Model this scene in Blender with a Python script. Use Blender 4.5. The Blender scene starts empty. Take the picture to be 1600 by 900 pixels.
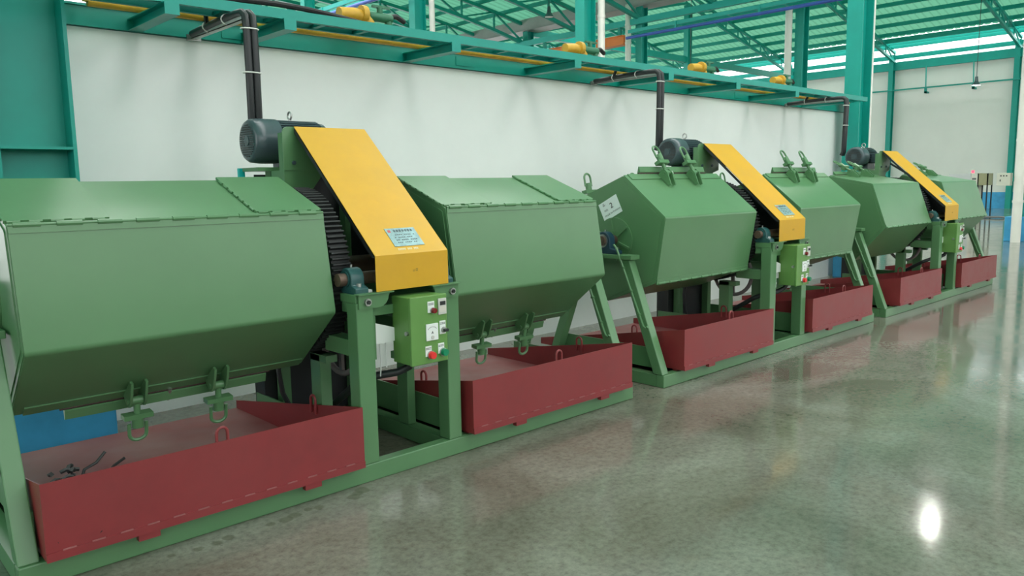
import bpy, bmesh, math, random
from mathutils import Vector, Matrix
random.seed(7)
PI = math.pi
SC = bpy.context.scene
COL = SC.collection

# ------------------------------------------------------------------ camera
def make_camera():
    f, pitch, yaw, roll = 1218.1, math.radians(7.626), math.radians(46.891), math.radians(-0.93)
    F = Vector((math.cos(yaw)*math.cos(pitch), math.sin(yaw)*math.cos(pitch), -math.sin(pitch)))
    R0 = Vector((math.sin(yaw), -math.cos(yaw), 0)); U0 = R0.cross(F)
    R = R0*math.cos(roll) + U0*math.sin(roll); U = -R0*math.sin(roll) + U0*math.cos(roll)
    cd = bpy.data.cameras.new('camera'); cd.sensor_width = 36; cd.lens = f*36/1600
    cd.clip_end = 300; cd.clip_start = 0.05
    o = bpy.data.objects.new('camera', cd); COL.objects.link(o)
    m = Matrix((R, U, -F)).transposed().to_4x4(); m.translation = (0, 0, 1.6)
    o.matrix_world = m
    SC.camera = o
make_camera()

# ------------------------------------------------------------------ sky, sun, exposure
W = bpy.data.worlds.new('sky'); SC.world = W; W.use_nodes = True
bg = W.node_tree.nodes['Background']
bg.inputs[0].default_value = (0.97, 0.98, 1.0, 1)
bg.inputs[1].default_value = 2.0
sd = bpy.data.lights.new('sun', 'SUN'); sd.energy = 9.0; sd.angle = math.radians(25); sd.color = (1, .98, .93)
so = bpy.data.objects.new('sun', sd); COL.objects.link(so)
so.rotation_euler = (math.radians(-12), math.radians(8), 0)
SC.view_settings.view_transform = 'Standard'
SC.view_settings.look = 'None'
SC.view_settings.exposure = 0.52
SC.view_settings.gamma = 1.0
SC.view_settings.use_curve_mapping = False

# ------------------------------------------------------------------ materials
MATS = {}
def mat(name, col, rough=.5, var=.08, scale=6., metal=0., bump=0., spec=.5, rvar=.0, dust=None, dust_amt=.0):
    if name in MATS: return MATS[name]
    m = bpy.data.materials.new(name); m.use_nodes = True
    nt = m.node_tree; b = nt.nodes['Principled BSDF']
    b.inputs['Roughness'].default_value = rough; b.inputs['Metallic'].default_value = metal
    b.inputs['Specular IOR Level'].default_value = spec
    c = (*col, 1)
    if var or bump or rvar:
        tc = nt.nodes.new('ShaderNodeTexCoord')
        n = nt.nodes.new('ShaderNodeTexNoise'); n.inputs['Scale'].default_value = scale
        n.inputs['Detail'].default_value = 6; n.inputs['Roughness'].default_value = .6
        nt.links.new(tc.outputs['Object'], n.inputs['Vector'])
        rp = nt.nodes.new('ShaderNodeValToRGB')
        rp.color_ramp.elements[0].position = .3; rp.color_ramp.elements[1].position = .7
        rp.color_ramp.elements[0].color = tuple(x*(1-var) for x in col)+(1,)
        rp.color_ramp.elements[1].color = tuple(min(1, x*(1+var)) for x in col)+(1,)
        nt.links.new(n.outputs['Fac'], rp.inputs['Fac'])
        out = rp.outputs['Color']
        if dust:
            n2 = nt.nodes.new('ShaderNodeTexNoise'); n2.inputs['Scale'].default_value = scale*.35
            n2.inputs['Detail'].default_value = 8
            nt.links.new(tc.outputs['Object'], n2.inputs['Vector'])
            r2 = nt.nodes.new('ShaderNodeValToRGB')
            r2.color_ramp.elements[0].position = .35; r2.color_ramp.elements[1].position = .78
            r2.color_ramp.elements[0].color = (0, 0, 0, 1); r2.color_ramp.elements[1].color = (dust_amt,)*3+(1,)
            nt.links.new(n2.outputs['Fac'], r2.inputs['Fac'])
            mx = nt.nodes.new('ShaderNodeMixRGB'); mx.inputs['Color2'].default_value = (*dust, 1)
            nt.links.new(r2.outputs['Color'], mx.inputs['Fac']); nt.links.new(out, mx.inputs['Color1'])
            out = mx.outputs['Color']
        nt.links.new(out, b.inputs['Base Color'])
        if rvar:
            mr = nt.nodes.new('ShaderNodeMapRange')
            mr.inputs['From Min'].default_value = .3; mr.inputs['From Max'].default_value = .7
            mr.inputs['To Min'].default_value = max(.02, rough-rvar); mr.inputs['To Max'].default_value = rough+rvar
            nt.links.new(n.outputs['Fac'], mr.inputs['Value']); nt.links.new(mr.outputs['Result'], b.inputs['Roughness'])
        if bump:
            bp = nt.nodes.new('ShaderNodeBump'); bp.inputs['Strength'].default_value = bump; bp.inputs['Distance'].default_value = .01
            nt.links.new(n.outputs['Fac'], bp.inputs['Height']); nt.links.new(bp.outputs['Normal'], b.inputs['Normal'])
    else:
        b.inputs['Base Color'].default_value = c
    MATS[name] = m
    return m

G   = mat('green_paint', (.090, .212, .092), .30, .05, 3, dust=(.12, .23, .115), dust_amt=.3)
GB  = mat('box_green_paint', (.12, .27, .065), .38, .05, 7)
Y   = mat('yellow_paint', (.64, .335, .008), .42, .06, 5, rvar=.06, dust=(.50, .31, .04), dust_amt=.3)
RD  = mat('red_paint', (.225, .022, .026), .38, .10, 5, rvar=.06, dust=(.24, .06, .06), dust_amt=.3)
RDF = mat('dusty_red_paint', (.27, .062, .065), .5, .15, 4, rvar=.08, dust=(.42, .25, .24), dust_amt=.8)
TL  = mat('teal_paint', (.0, .29, .235), .45, .06, 3)
TLB = mat('teal_paint_light', (.02, .42, .37), .45, .05, 3)
WH  = mat('white_plaster', (.83, .86, .83), .75, .03, 1.5, bump=.04)
FW  = mat('far_wall_plaster', (.78, .76, .71), .8, .04, .5)
BLU = mat('blue_paint', (.05, .34, .62), .5, .15, 3)
BLK = mat('black_paint', (.012, .014, .016), .5, .2, 8)
RUB = mat('black_rubber', (.012, .012, .013), .6, 0)
MOT = mat('motor_grey_paint', (.055, .082, .092), .25, .08, 12)
STL = mat('steel', (.45, .45, .44), .35, .1, 20, metal=.9)
IRN = mat('dark_iron', (.018, .02, .02), .55, .25, 25, metal=.3)
SHF = mat('brown_shaft_steel', (.12, .075, .055), .45, .2, 20, metal=.4)
BRG = mat('bearing_teal', (.02, .085, .085), .35, .1, 10)
BRB = mat('bearing_blue', (.012, .045, .075), .35, .1, 10)
WPL = mat('white_plastic', (.78, .80, .78), .4, 0)
GPL = mat('grey_plastic', (.55, .54, .50), .4, 0)
REDB = mat('red_button', (.75, .03, .03), .3, 0)
DRED = mat('dark_red_lamp', (.18, .01, .012), .2, 0)
GRNB = mat('green_button', (.0, .22, .10), .3, 0)
PLT = mat('nameplate_metal', (.27, .40, .42), .35, .25, 30, metal=.3)
INK = mat('black_ink', (.02, .02, .02), .6, 0)
PAP = mat('paper', (.80, .86, .84), .6, .02, 10)
GASY = mat('gas_pipe_yellow', (.62, .34, .03), .5, .15, 8)
VALG = mat('valve_green', (.03, .16, .08), .45, .1, 10)
PVC = mat('white_pvc', (.78, .74, .68), .4, .03, 3)
ORA = mat('orange_paint', (.85, .22, .04), .5, .04, 3)
BLUP = mat('blue_pipe_paint', (.06, .12, .50), .4, .05, 3)
CON = mat('conduit_black', (.018, .02, .022), .4, .1, 10)
TIE = mat('cable_tie_white', (.75, .75, .70), .5, 0)
CAB = mat('cabinet_cream', (.58, .57, .48), .5, .04, 5)

def floor_mat():
    m = bpy.data.materials.new('polished_concrete'); m.use_nodes = True
    nt = m.node_tree; b = nt.nodes['Principled BSDF']; L = nt.links
    tc = nt.nodes.new('ShaderNodeTexCoord')
    def noise(s, d=8, r=.6, dist=0):
        n = nt.nodes.new('ShaderNodeTexNoise'); n.inputs['Scale'].default_value = s
        n.inputs['Detail'].default_value = d; n.inputs['Roughness'].default_value = r; n.inputs['Distortion'].default_value = dist
        L.new(tc.outputs['Object'], n.inputs['Vector']); return n
    def ramp(n, stops):
        r = nt.nodes.new('ShaderNodeValToRGB'); e = r.color_ramp.elements
        e[0].position, e[0].color = stops[0][0], (*stops[0][1], 1)
        e[1].position, e[1].color = stops[-1][0], (*stops[-1][1], 1)
        for p, c in stops[1:-1]:
            k = e.new(p); k.color = (*c, 1)
        L.new(n.outputs['Fac'], r.inputs['Fac']); return r
    big = ramp(noise(.9, 8, .65, .6), [(.28, (.105, .095, .072)), (.5, (.165, .157, .126)), (.74, (.245, .238, .205))])
    fine = ramp(noise(28, 10, .75), [(.30, (.48, .47, .46)), (.5, (.96, .96, .96)), (.72, (1.35, 1.35, 1.32))])
    rust = ramp(noise(1.7, 8, .7, 1.), [(.58, (0, 0, 0)), (.78, (.45, .45, .45))])
    mul = nt.nodes.new('ShaderNodeMixRGB'); mul.blend_type = 'MULTIPLY'; mul.inputs['Fac'].default_value = .8
    L.new(big.outputs['Color'], mul.inputs['Color1']); L.new(fine.outputs['Color'], mul.inputs['Color2'])
    mx = nt.nodes.new('ShaderNodeMixRGB'); mx.inputs['Color2'].default_value = (.21, .165, .125, 1)
    L.new(rust.outputs['Color'], mx.inputs['Fac']); L.new(mul.outputs['Color'], mx.inputs['Color1'])
    # small pits
    v = nt.nodes.new('ShaderNodeTexVoronoi'); v.inputs['Scale'].default_value = 5; L.new(tc.outputs['Object'], v.inputs['Vector'])
    pr = nt.nodes.new('ShaderNodeValToRGB'); pr.color_ramp.elements[0].position = .02; pr.color_ramp.elements[1].position = .035
    pr.color_ramp.elements[0].color = (.45, .45, .45, 1)
    L.new(v.outputs['Distance'], pr.inputs['Fac'])
    m2 = nt.nodes.new('ShaderNodeMixRGB'); m2.blend_type = 'MULTIPLY'; m2.inputs['Fac'].default_value = .6
    L.new(mx.outputs['Color'], m2.inputs['Color1']); L.new(pr.outputs['Color'], m2.inputs['Color2'])
    cur = m2.outputs['Color']
    wob = noise(14, 3, .6)
    for (sx, sy, sr) in ((1.576, 3.40, .024), (1.65, 3.395, .03), (1.704, 3.414, .03), (1.787, 3.426, .022), (1.836, 3.411, .027), (2.036, 3.40, .035), (2.116, 3.45, .04), (2.07, 3.43, .03), (1.31, 3.389, .024), (1.367, 3.405, .027), (1.222, 3.389, .02), (1.113, 3.412, .016)):
        vd = nt.nodes.new('ShaderNodeVectorMath'); vd.operation = 'DISTANCE'; vd.inputs[1].default_value = (sx, sy, 0)
        L.new(tc.outputs['Object'], vd.inputs[0])
        ad = nt.nodes.new('ShaderNodeMath'); ad.operation = 'MULTIPLY_ADD'; ad.inputs[1].default_value = .035; L.new(wob.outputs['Fac'], ad.inputs[0])
        L.new(vd.outputs['Value'], ad.inputs[2])
        mr = nt.nodes.new('ShaderNodeMapRange'); mr.inputs['From Min'].default_value = sr+.012; mr.inputs['From Max'].default_value = sr+.024
        mr.inputs['To Min'].default_value = .55; mr.inputs['To Max'].default_value = 0
        L.new(ad.outputs[0], mr.inputs['Value'])
        mm = nt.nodes.new('ShaderNodeMixRGB'); mm.inputs['Color2'].default_value = (.075, .075, .045, 1)
        L.new(mr.outputs['Result'], mm.inputs['Fac']); L.new(cur, mm.inputs['Color1']); cur = mm.outputs['Color']
    L.new(cur, b.inputs['Base Color'])
    rr = nt.nodes.new('ShaderNodeMapRange'); rr.inputs['From Min'].default_value = .3; rr.inputs['From Max'].default_value = .72
    rr.inputs['To Min'].default_value = .04; rr.inputs['To Max'].default_value = .17
    nr = noise(2.3, 8, .7, .4); L.new(nr.outputs['Fac'], rr.inputs['Value']); L.new(rr.outputs['Result'], b.inputs['Roughness'])
    bp = nt.nodes.new('ShaderNodeBump'); bp.inputs['Strength'].default_value = .05; bp.inputs['Distance'].default_value = .02
    nb = noise(1.2, 4, .5); L.new(nb.outputs['Fac'], bp.inputs['Height']); L.new(bp.outputs['Normal'], b.inputs['Normal'])
    b.inputs['Specular IOR Level'].default_value = .55
    return m
FLOOR = floor_mat()

def sheet_mat(name, tcol, dcol, mixf):
    m = bpy.data.materials.new(name); m.use_nodes = True
    nt = m.node_tree; nt.nodes.remove(nt.nodes['Principled BSDF'])
    t = nt.nodes.new('ShaderNodeBsdfTranslucent'); t.inputs['Color'].default_value = (*tcol, 1)
    d = nt.nodes.new('ShaderNodeBsdfDiffuse'); d.inputs['Color'].default_value = (*dcol, 1)
    mx = nt.nodes.new('ShaderNodeMixShader'); mx.inputs[0].default_value = mixf
    nt.links.new(t.outputs[0], mx.inputs[1]); nt.links.new(d.outputs[0], mx.inputs[2])
    nt.links.new(mx.outputs[0], nt.nodes['Material Output'].inputs[0])
    return m
SHEET = sheet_mat('green_translucent_roof_sheet', (.032, .108, .070), (.11, .30, .21), .3)
SHEET2 = sheet_mat('pale_green_translucent_roof_sheet', (.036, .112, .072), (.11, .28, .19), .3)
CLEAR = sheet_mat('clear_roof_sheet', (.95, .97, .97), (.9, .9, .9), .05)

def glow_mat(name, col, s):
    m = bpy.data.materials.new(name); m.use_nodes = True
    b = m.node_tree.nodes['Principled BSDF']; b.inputs['Base Color'].default_value = (*col, 1)
    b.inputs['Emission Color'].default_value = (*col, 1); b.inputs['Emission Strength'].default_value = s
    return m
LAMP = glow_mat('lamp_lens_lit', (1, .98, .94), 8)

# ------------------------------------------------------------------ mesh helpers
class MB:
    def __init__(s): s.v = []; s.f = []
    def add(s, vs, fs):
        o = len(s.v); s.v += [tuple(v) for v in vs]; s.f += [tuple(i+o for i in f) for f in fs]; return s
    def box(s, x0, x1, y0, y1, z0, z1):
        return s.add([(x, y, z) for x in (x0, x1) for y in (y0, y1) for z in (z0, z1)],
                     [(0, 1, 3, 2), (4, 6, 7, 5), (0, 4, 5, 1), (2, 3, 7, 6), (0, 2, 6, 4), (1, 5, 7, 3)])
    def prism(s, prof, a0, a1, axis='x'):
        n = len(prof)
        def P(p, a): return {'x': (a, p[0], p[1]), 'y': (p[0], a, p[1]), 'z': (p[0], p[1], a)}[axis]
        vs = [P(p, a0) for p in prof]+[P(p, a1) for p in prof]
        fs = [(i, (i+1) % n, (i+1) % n+n, i+n) for i in range(n)]+[tuple(range(n))[::-1], tuple(range(n, 2*n))]
        return s.add(vs, fs)
    def bar(s, p, q, w, h, side=None):
        p, q = Vector(p), Vector(q); d = (q-p).normalized()
        if side is None:
            side = d.cross(Vector((0, 0, 1)))
            if side.length < 1e-4: side = Vector((1, 0, 0))
        side = Vector(side); side = (side-d*side.dot(d)).normalized(); up = side.cross(d)
        vs = [a+side*i*w/2+up*j*h/2 for a in (p, q) for i in (-1, 1) for j in (-1, 1)]
        return s.add(vs, [(0, 1, 3, 2), (4, 6, 7, 5), (0, 4, 5, 1), (2, 3, 7, 6), (0, 2, 6, 4), (1, 5, 7, 3)])
    def cyl(s, p, q, r, n=16, r2=None, cap=True):
        p, q = Vector(p), Vector(q); d = (q-p).normalized(); r2 = r if r2 is None else r2
        a = d.orthogonal().normalized(); b = d.cross(a)
        vs = [p+(a*math.cos(2*PI*k/n)+b*math.sin(2*PI*k/n))*r for k in range(n)]+[q+(a*math.cos(2*PI*k/n)+b*math.sin(2*PI*k/n))*r2 for k in range(n)]
        fs = [(k, (k+1) % n, (k+1) % n+n, k+n) for k in range(n)]
        if cap: fs += [tuple(range(n))[::-1], tuple(range(n, 2*n))]
        return s.add(vs, fs)
    def tube(s, pts, r, n=8, closed=False):
        pts = [Vector(p) for p in pts]; m = len(pts); rings = []; a = None
        for i in range(m):
            if closed: t = (pts[(i+1) % m]-pts[i-1]).normalized()
            else: t = (pts[min(i+1, m-1)]-pts[max(i-1, 0)]).normalized()
            if a is None: a = t.orthogonal().normalized()
            a = (a-t*a.dot(t)).normalized(); b = t.cross(a)
            rings.append([pts[i]+(a*math.cos(2*PI*k/n)+b*math.sin(2*PI*k/n))*r for k in range(n)])
        vs = [v for g in rings for v in g]; fs = []
        for i in range(m if closed else m-1):
            j = (i+1) % m
            fs += [(i*n+k, i*n+(k+1) % n, j*n+(k+1) % n, j*n+k) for k in range(n)]
        if not closed: fs += [tuple(range(n))[::-1], tuple(range((m-1)*n, m*n))]
        return s.add(vs, fs)
    def lathe_x(s, prof, cy, cz, n=28):
        # prof: list of (x, r) about the axis y=cy, z=cz
        vs = []; fs = []
        for x, r in prof:
            for k in range(n): vs.append((x, cy+r*math.cos(2*PI*k/n), cz+r*math.sin(2*PI*k/n)))
        for i in range(len(prof)-1):
            fs += [(i*n+k, i*n+(k+1) % n, (i+1)*n+(k+1) % n, (i+1)*n+k) for k in range(n)]
        fs += [tuple(range(n))[::-1], tuple(range((len(prof)-1)*n, len(prof)*n))]
        return s.add(vs, fs)
    def build(s, name, material, parent=None, smooth=False, bevel=0, angle=40):
        me = bpy.data.meshes.new(name); me.from_pydata(s.v, [], s.f)
        bm = bmesh.new(); bm.from_mesh(me); bmesh.ops.recalc_face_normals(bm, faces=bm.faces); bm.to_mesh(me); bm.free()
        me.materials.append(material)
        o = bpy.data.objects.new(name, me); COL.objects.link(o)
        if parent is not None: o.parent = parent
        if bevel:
            md = o.modifiers.new('bevel', 'BEVEL'); md.width = bevel; md.segments = 2; md.limit_method = 'ANGLE'; md.angle_limit = math.radians(30)
        if smooth:
            for p in me.polygons: p.use_smooth = True
            me.set_sharp_from_angle(angle=math.radians(angle))
        return o
def tag(o, label=None, cat=None, group=None, kind=None):
    if label: o['label'] = label
    if cat: o['category'] = cat
    if group: o['group'] = group
    if kind: o['kind'] = kind
    return o
def empty(name, loc, label=None, cat=None, group=None, kind=None):
    o = bpy.data.objects.new(name, None); COL.objects.link(o); o.location = loc; o.empty_display_size = .1
    return tag(o, label, cat, group, kind)
def copy_tree(o, parent=None):
    c = o.copy(); COL.objects.link(c); c.parent = parent
    for ch in list(o.children): copy_tree(ch, c)
    return c
UNIT = {}
def beam(name, p, q, w, h, material, parent=None):
    """a straight bar made from one shared unit mesh per material"""
    if material.name not in UNIT:
        u = MB().box(-.5, .5, -.5, .5, -.5, .5)
        me = bpy.data.meshes.new('bar_'+material.name); me.from_pydata(u.v, [], u.f); me.materials.append(material); UNIT[material.name] = me
    o = bpy.data.objects.new(name, UNIT[material.name]); COL.objects.link(o)
    p, q = Vector(p), Vector(q); d = q-p; L = d.length; d.normalize()
    side = d.cross(Vector((0, 0, 1)))
    if side.length < 1e-4: side = Vector((1, 0, 0))
    side.normalize(); up = side.cross(d)
    m = Matrix((d*L, side*w, up*h)).transposed().to_4x4(); m.translation = (p+q)/2
    if parent is not None:
        o.parent = parent; m = Matrix.Translation(-Vector(parent.location)) @ m
    o.matrix_local = m
    return o
def text(name, body, size, material, parent, loc, rot, align='CENTER', ext=.0006):
    cu = bpy.data.curves.new(name, 'FONT'); cu.body = body; cu.size = size; cu.align_x = align; cu.align_y = 'CENTER'; cu.extrude = ext
    o = bpy.data.objects.new(name, cu); COL.objects.link(o)
    dg = bpy.context.evaluated_depsgraph_get(); me = bpy.data.meshes.new_from_object(o.evaluated_get(dg))
    bpy.data.objects.remove(o); bpy.data.curves.remove(cu)
    me.name = name; me.materials.clear(); me.materials.append(material)
    o = bpy.data.objects.new(name, me); COL.objects.link(o); o.parent = parent
    o.matrix_local = Matrix.LocRotScale(Vector(loc), rot, None)
    return o

# ------------------------------------------------------------------ the setting
FX = 44.0            # far wall
EAVE1, EAVE2 = 7.75, 8.05
def z1(x): return EAVE1+.0086*(11.2**2-(x-11.2)**2)         # arched bay, 0..22.4
def z2(x): return EAVE2+.235*(11-abs(x-33.2))               # gabled bay, 22.4..44
tag(MB().box(-14, FX+.3, -9, 40, -.2, 0).build('floor', FLOOR), kind='structure')
WY = 5.76
wall = tag(MB().box(1.1, 13.4, WY, WY+.18, 0, 2.66).build('wall_back', WH), kind='structure')
wf = tag(MB().box(FX, FX+.25, -9, 40, 0, 7.35).build('wall_far', FW), kind='structure')
MB().box(FX-.006, FX, -9, 40, 0, .80).build('painted_dado', BLU, wf)
# unseen hall side behind the camera: solid below, ribbon opened above for front light
wfr = tag(MB().box(-14, FX+.25, -9.2, -9, 0, 3.2).box(-14, FX+.25, -9.2, -9, 6.4, 7.6).build('wall_front', FW), kind='structure')
wl = MB().box(-14.2, -14, -9, -1.5, 0, 7.6).box(-14.2, -14, 9.5, 40, 0, 7.6).box(-14.2, -14, -1.5, 9.5, 6.2, 7.6)
tag(wl.build('wall_left', FW), kind='structure')  # unseen end wall, added to limit light from this side; wide opening kept
# top beam on the partition: channel with lips
t1 = MB().box(1.40, 13.42, WY-.03, WY+.2, 2.665, 2.80)
t1.box(1.40, 13.42, WY-.05, WY+.2, 2.79, 2.805)
tb = tag(t1.build('trim_1', TL), kind='structure')
for x in (2.6, 4.8, 7.2, 9.6, 11.6):   # splice plates on the beam
    MB().box(x-.1, x+.1, WY-.036, WY-.03, 2.69, 2.77).build('splice_plate', TL, tb)
# far eave beam
te = tag(MB().box(FX-.15, FX-.001, -9, 40, 7.2, 7.62).box(FX-.12, FX-.02, -9, 40, 7.76, 7.98).build('trim_2', TL), kind='structure')

# roof
ceil = empty('ceiling', (0, 0, 0), kind='structure')
def corr(xs, zf, y0, y1, name, material):
    m = MB(); prof = []
    yy = y0; p = .32
    while yy < y1-1e-6:
        prof += [(yy, 0), (yy+.20, 0), (yy+.235, .045), (yy+.285, .045)]; yy += p
    prof.append((y1, 0)); prof = [q for q in prof if q[0] <= y1]
    n = len(prof); vs = [(x, y, zf(x)+dz) for x in xs for y, dz in prof]
    fs = [(i*n+k, i*n+k+1, (i+1)*n+k+1, (i+1)*n+k) for i in range(len(xs)-1) for k in range(n-1)]
    m.add(vs, fs); return m.build(name, material, ceil)
YL = [-9+.0+k*5.775 for k in range(0, 9)]          # frame lines ... 5.46 .. 
YL = [5.46+5.775*k for k in (-2, -1, 0, 1, 2, 3, 4, 5)]
ya, yb = -9.2, 40
cuts = [ya]+[y for y in YL if ya < y < yb]+[yb]
xs1 = [0+22.4*i/14 for i in range(15)]
for a, b in zip(cuts[:-1], cuts[1:]):
    zz = lambda x: z1(x)+.22
    corr([-14+14*i/8 for i in range(9)], lambda x: EAVE1+.22+.0086*(11.2**2-(x+11.2)**2), a, b, 'roof_sheet', SHEET)  # unseen roof bay, added to cut sky light near the camera
    corr([0, .7, 1.4, 2.1], zz, a, b, 'roof_sheet', SHEET)
    corr([2.1, 3.2, 4.3], zz, a, b, 'roof_light_sheet', CLEAR)
    corr([4.3, 5.7, 7.1, 8.5], zz, a, b, 'roof_sheet', SHEET)
    corr([8.5, 9.8, 11.2, 12.2], zz, a, b, 'roof_light_sheet', CLEAR)
    corr([12.2+10.2*i/8 for i in range(9)], zz, a, b, 'roof_sheet', SHEET)
    corr([22.4, 24.0], lambda x: z2(x)+.22, a, b, 'roof_sheet', SHEET2)
    corr([24.0, 27.5], lambda x: z2(x)+.22, a, b, 'roof_light_sheet', CLEAR)  # out-of-view clear strip, added to brighten the far wall with white light
    corr([27.5, 33.2], lambda x: z2(x)+.22, a, b, 'roof_sheet', SHEET2)
    corr([33.2, 42.5], lambda x: z2(x)+.22, a, b, 'roof_sheet', SHEET2)
    corr([42.5, 44.2], lambda x: z2(x)+.22, a, b, 'roof_light_sheet', CLEAR)
for i in range(1, 18):
    x = 22.4*i/18
    beam('purlin', (x, ya, z1(x)+.14), (x, yb, z1(x)+.14), .07, .14, TL, ceil)
for i in range(1, 19):
    x = 22.8+i*1.12
    if abs(x-33.2) > .2: beam('purlin', (x, ya, z2(x)+.12), (x, yb, z2(x)+.12), .08, .18, TL, ceil)
for x in (42.55, 43.35):
    beam('purlin', (x, ya, z2(x)+.10), (x, yb, z2(x)+.10), .10, .24, TL, ceil)
# gutter between the two roofs
g = MB()
for k in (0, 1): g.box(22.05+.7*k, 22.08+.7*k, ya, yb, 7.55, 7.95)
g.box(22.05, 22.78, ya, yb, 7.52, 7.56)
tag(g.build('trim_3', mat('gutter_grey', (.40, .36, .36), .5, .1, 2)), kind='structure')

# roof trusses
def truss(Yt, xa, xb, zf, depth, nseg, name, label, group):
    t = empty(name, (xa, Yt, zf(xa)), label, 'roof truss', group)
    X = [xa+(xb-xa)*i/nseg for i in range(nseg+1)]
    top = [Vector((x, Yt, zf(x))) for x in X]
    bot = [Vector((x, Yt, zf(x)-depth(x))) for x in X]
    for ch, nm in ((top, 'top_chord'), (bot, 'bottom_chord')):
        m = MB()
        for p, q in zip(ch[:-1], ch[1:]): m.bar(p-Vector(t.location), q-Vector(t.location), .12, .12)
        m.build(nm, TL, t)
    for i in range(nseg+1):
        beam('web_member', top[i], bot[i], .06, .06, TL, t)
    for i in range(nseg):
        if i % 2: beam('web_member', top[i], bot[i+1], .06, .06, TL, t)
        else: beam('web_member', bot[i], top[i+1], .06, .06, TL, t)
    return t
for k in range(0, 9):
    Yt = 5.46+2.8875*k
    truss(Yt, 0, 22.2, z1, lambda x: .72-.25*math.sin(PI*max(0, min(1, x/22.2))), 14, 'arched_roof_truss',
          'teal arched lattice truss under the curved green roof', 'arched roof trusses')
for k in range(0, 6):
    Yt = 5.46+5.775*k
    truss(Yt, 22.6, FX-.1, z2, lambda x: .48, 18, 'pitched_roof_truss',
          'teal straight lattice truss under the pitched green roof', 'pitched roof trusses')

# ------------------------------------------------------------------ steel columns
def h_column(x0, x1, y0, y1, h, label, footing=None, pipe=None, stiff=()):
    cx, cy = (x0+x1)/2, (y0+y1)/2
    t = empty('steel_column', (cx, cy, 0), label, 'column')
    a, b = (x1-x0)/2, (y1-y0)/2
    z0 = 0
    for s in (-1, 1):
        MB().box(min(s*a, s*(a-.022)), max(s*a, s*(a-.022)), -b, b, z0, h).build('flange', TLB if False else TL, t)
    MB().box(-a+.02, a-.02, -.012, .012, z0, h).build('web', TL, t)
    for z in stiff:
        MB().box(-a+.02, a-.02, -b, b, z-.008, z+.008).build('stiffener_plate', TL, t)
    if footing:
        fx, fy, fz = footing
        MB().box(-fx, fx, -fy, fy, 0, fz).build('concrete_footing', BLU, t, bevel=.012)
    return t
h_column(.97, 1.40, 5.42, 5.74, 8.5, 'wide teal steel column with blue footing beside the hanging-clamp machine', (.3, .20, .6), stiff=(1.86, 3.6))
h_column(12.52, 12.92, 5.35, 5.60, 8.6, 'teal steel column where the white partition wall ends', (.215, .2, .6))
h_column(12.5, 12.86, 11.05, 11.3, 8.7, 'teal steel column behind the partition, crossed by the orange crane girder')
h_column(12.5, 12.86, 16.85, 17.1, 8.7, 'teal steel column behind the partition in front of the arched trusses')
h_column(12.5, 12.86, 22.5, 22.75, 8.7, 'distant teal steel column carrying the start of the blue pipe')
h_column(22.15, 22.5, 5.35, 5.62, 7.7, 'teal steel column on a blue footing holding the cream switch box', (.33, .24, .6))
h_column(22.1, 22.45, 11.15, 11.4, 7.5, 'teal steel column with pale drainpipe beside the partition end column')
h_column(22.1, 22.45, 16.95, 17.2, 7.5, 'teal steel column at the end of the orange crane girder')
h_column(22.1, 22.45, 22.5, 22.75, 7.5, 'small teal steel column under the grey gutter')
h_column(33.0, 33.35, 22.5, 22.75, 10.0, 'slim teal steel column meeting the long dark tie beam')
for y in (11.3, 17.1, 22.75, 28.5):
    c = h_column(FX-.3, FX-.001, y-.12, y+.12, 8.0, 'thin teal wall column against the far white wall'); c['group'] = 'columns on the far wall'

def drainpipe(x, y, h, r, label, bands=()):
    t = empty('drainpipe', (x, y, 0), label, 'pipe')
    MB().cyl((0, 0, 0), (0, 0, h), r, 18).build('pipe', PVC, t, smooth=True)
    for z in bands: MB().cyl((0, 0, z), (0, 0, z+.06), r*1.12, 18).build('coupling', PVC, t, smooth=True)
drainpipe(21.72, 5.40, 7.6, .105, 'thick cream drainpipe in front of the blue-footed column', (.95, 2.4, 4.6))
drainpipe(21.95, 11.52, 7.6, .10, 'cream drainpipe standing against a teal column above the partition', (4.3, 6.6))
drainpipe(21.95, 17.40, 7.6, .10, 'cream drainpipe beside the end of the orange girder', (4.6, 6.3, 6.9))
drainpipe(12.98, 11.0, 8.4, .075, 'cream drainpipe behind the column crossed by the orange girder', (5.,))
drainpipe(12.98, 16.75, 8.4, .075, 'cream drainpipe behind the column in front of arched trusses', (5.,))
drainpipe(12.985, 5.40, 8.4, .045, 'thin cream drainpipe behind the column at the partition end', (5.,))

# overhead services along Y
def service_run(x, z, y0, y1, label, label2):
    t = empty('overhead_tray', (x, y0, z), label, 'cable tray')
    for dx in (-.18, .18): MB().box(dx-.02, dx+.02, 0, y1-y0, 0, .11).build('side_rail', TLB, t)
    y = .3
    while y < y1-y0:
        MB().box(-.17, .17, y-.02, y+.02, .0, .03).build('rung', TLB, t)
        y += .9
    y = .6
    while y < y1-y0:
        MB().box(-.23, -.19, y-.03, y+.03, -.22, .11).build('hanger', TLB, t)
        y += 2.9
    tag(MB().cyl((x-.27, y0, z-.16), (x-.27, y1, z-.16), .05, 12).build('blue_pipe', BLUP, smooth=True), label2, 'pipe')
service_run(12.2, 6.58, 11.3, 26, 'light teal overhead cable tray running between the arched trusses', 'violet blue pipe slung under the tray near the arched trusses')
service_run(21.5, 6.50, 5.7, 16.9, 'light teal overhead cable tray running past the pale drainpipes', 'dark blue pipe slung under the tray past the drainpipes')
tag(MB().bar((22, 5.6, 7.0), (22, 27, 7.0), .16, .2).build('tie_beam', TLB), 'light teal tie beam just above the overhead cable tray', 'beam')
tag(MB().bar((22.3, 22.7, 7.5), (43.9, 22.7, 7.42), .2, .28).build('tie_beam', TL), 'long dark teal tie beam sloping past the slim column', 'beam')
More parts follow.
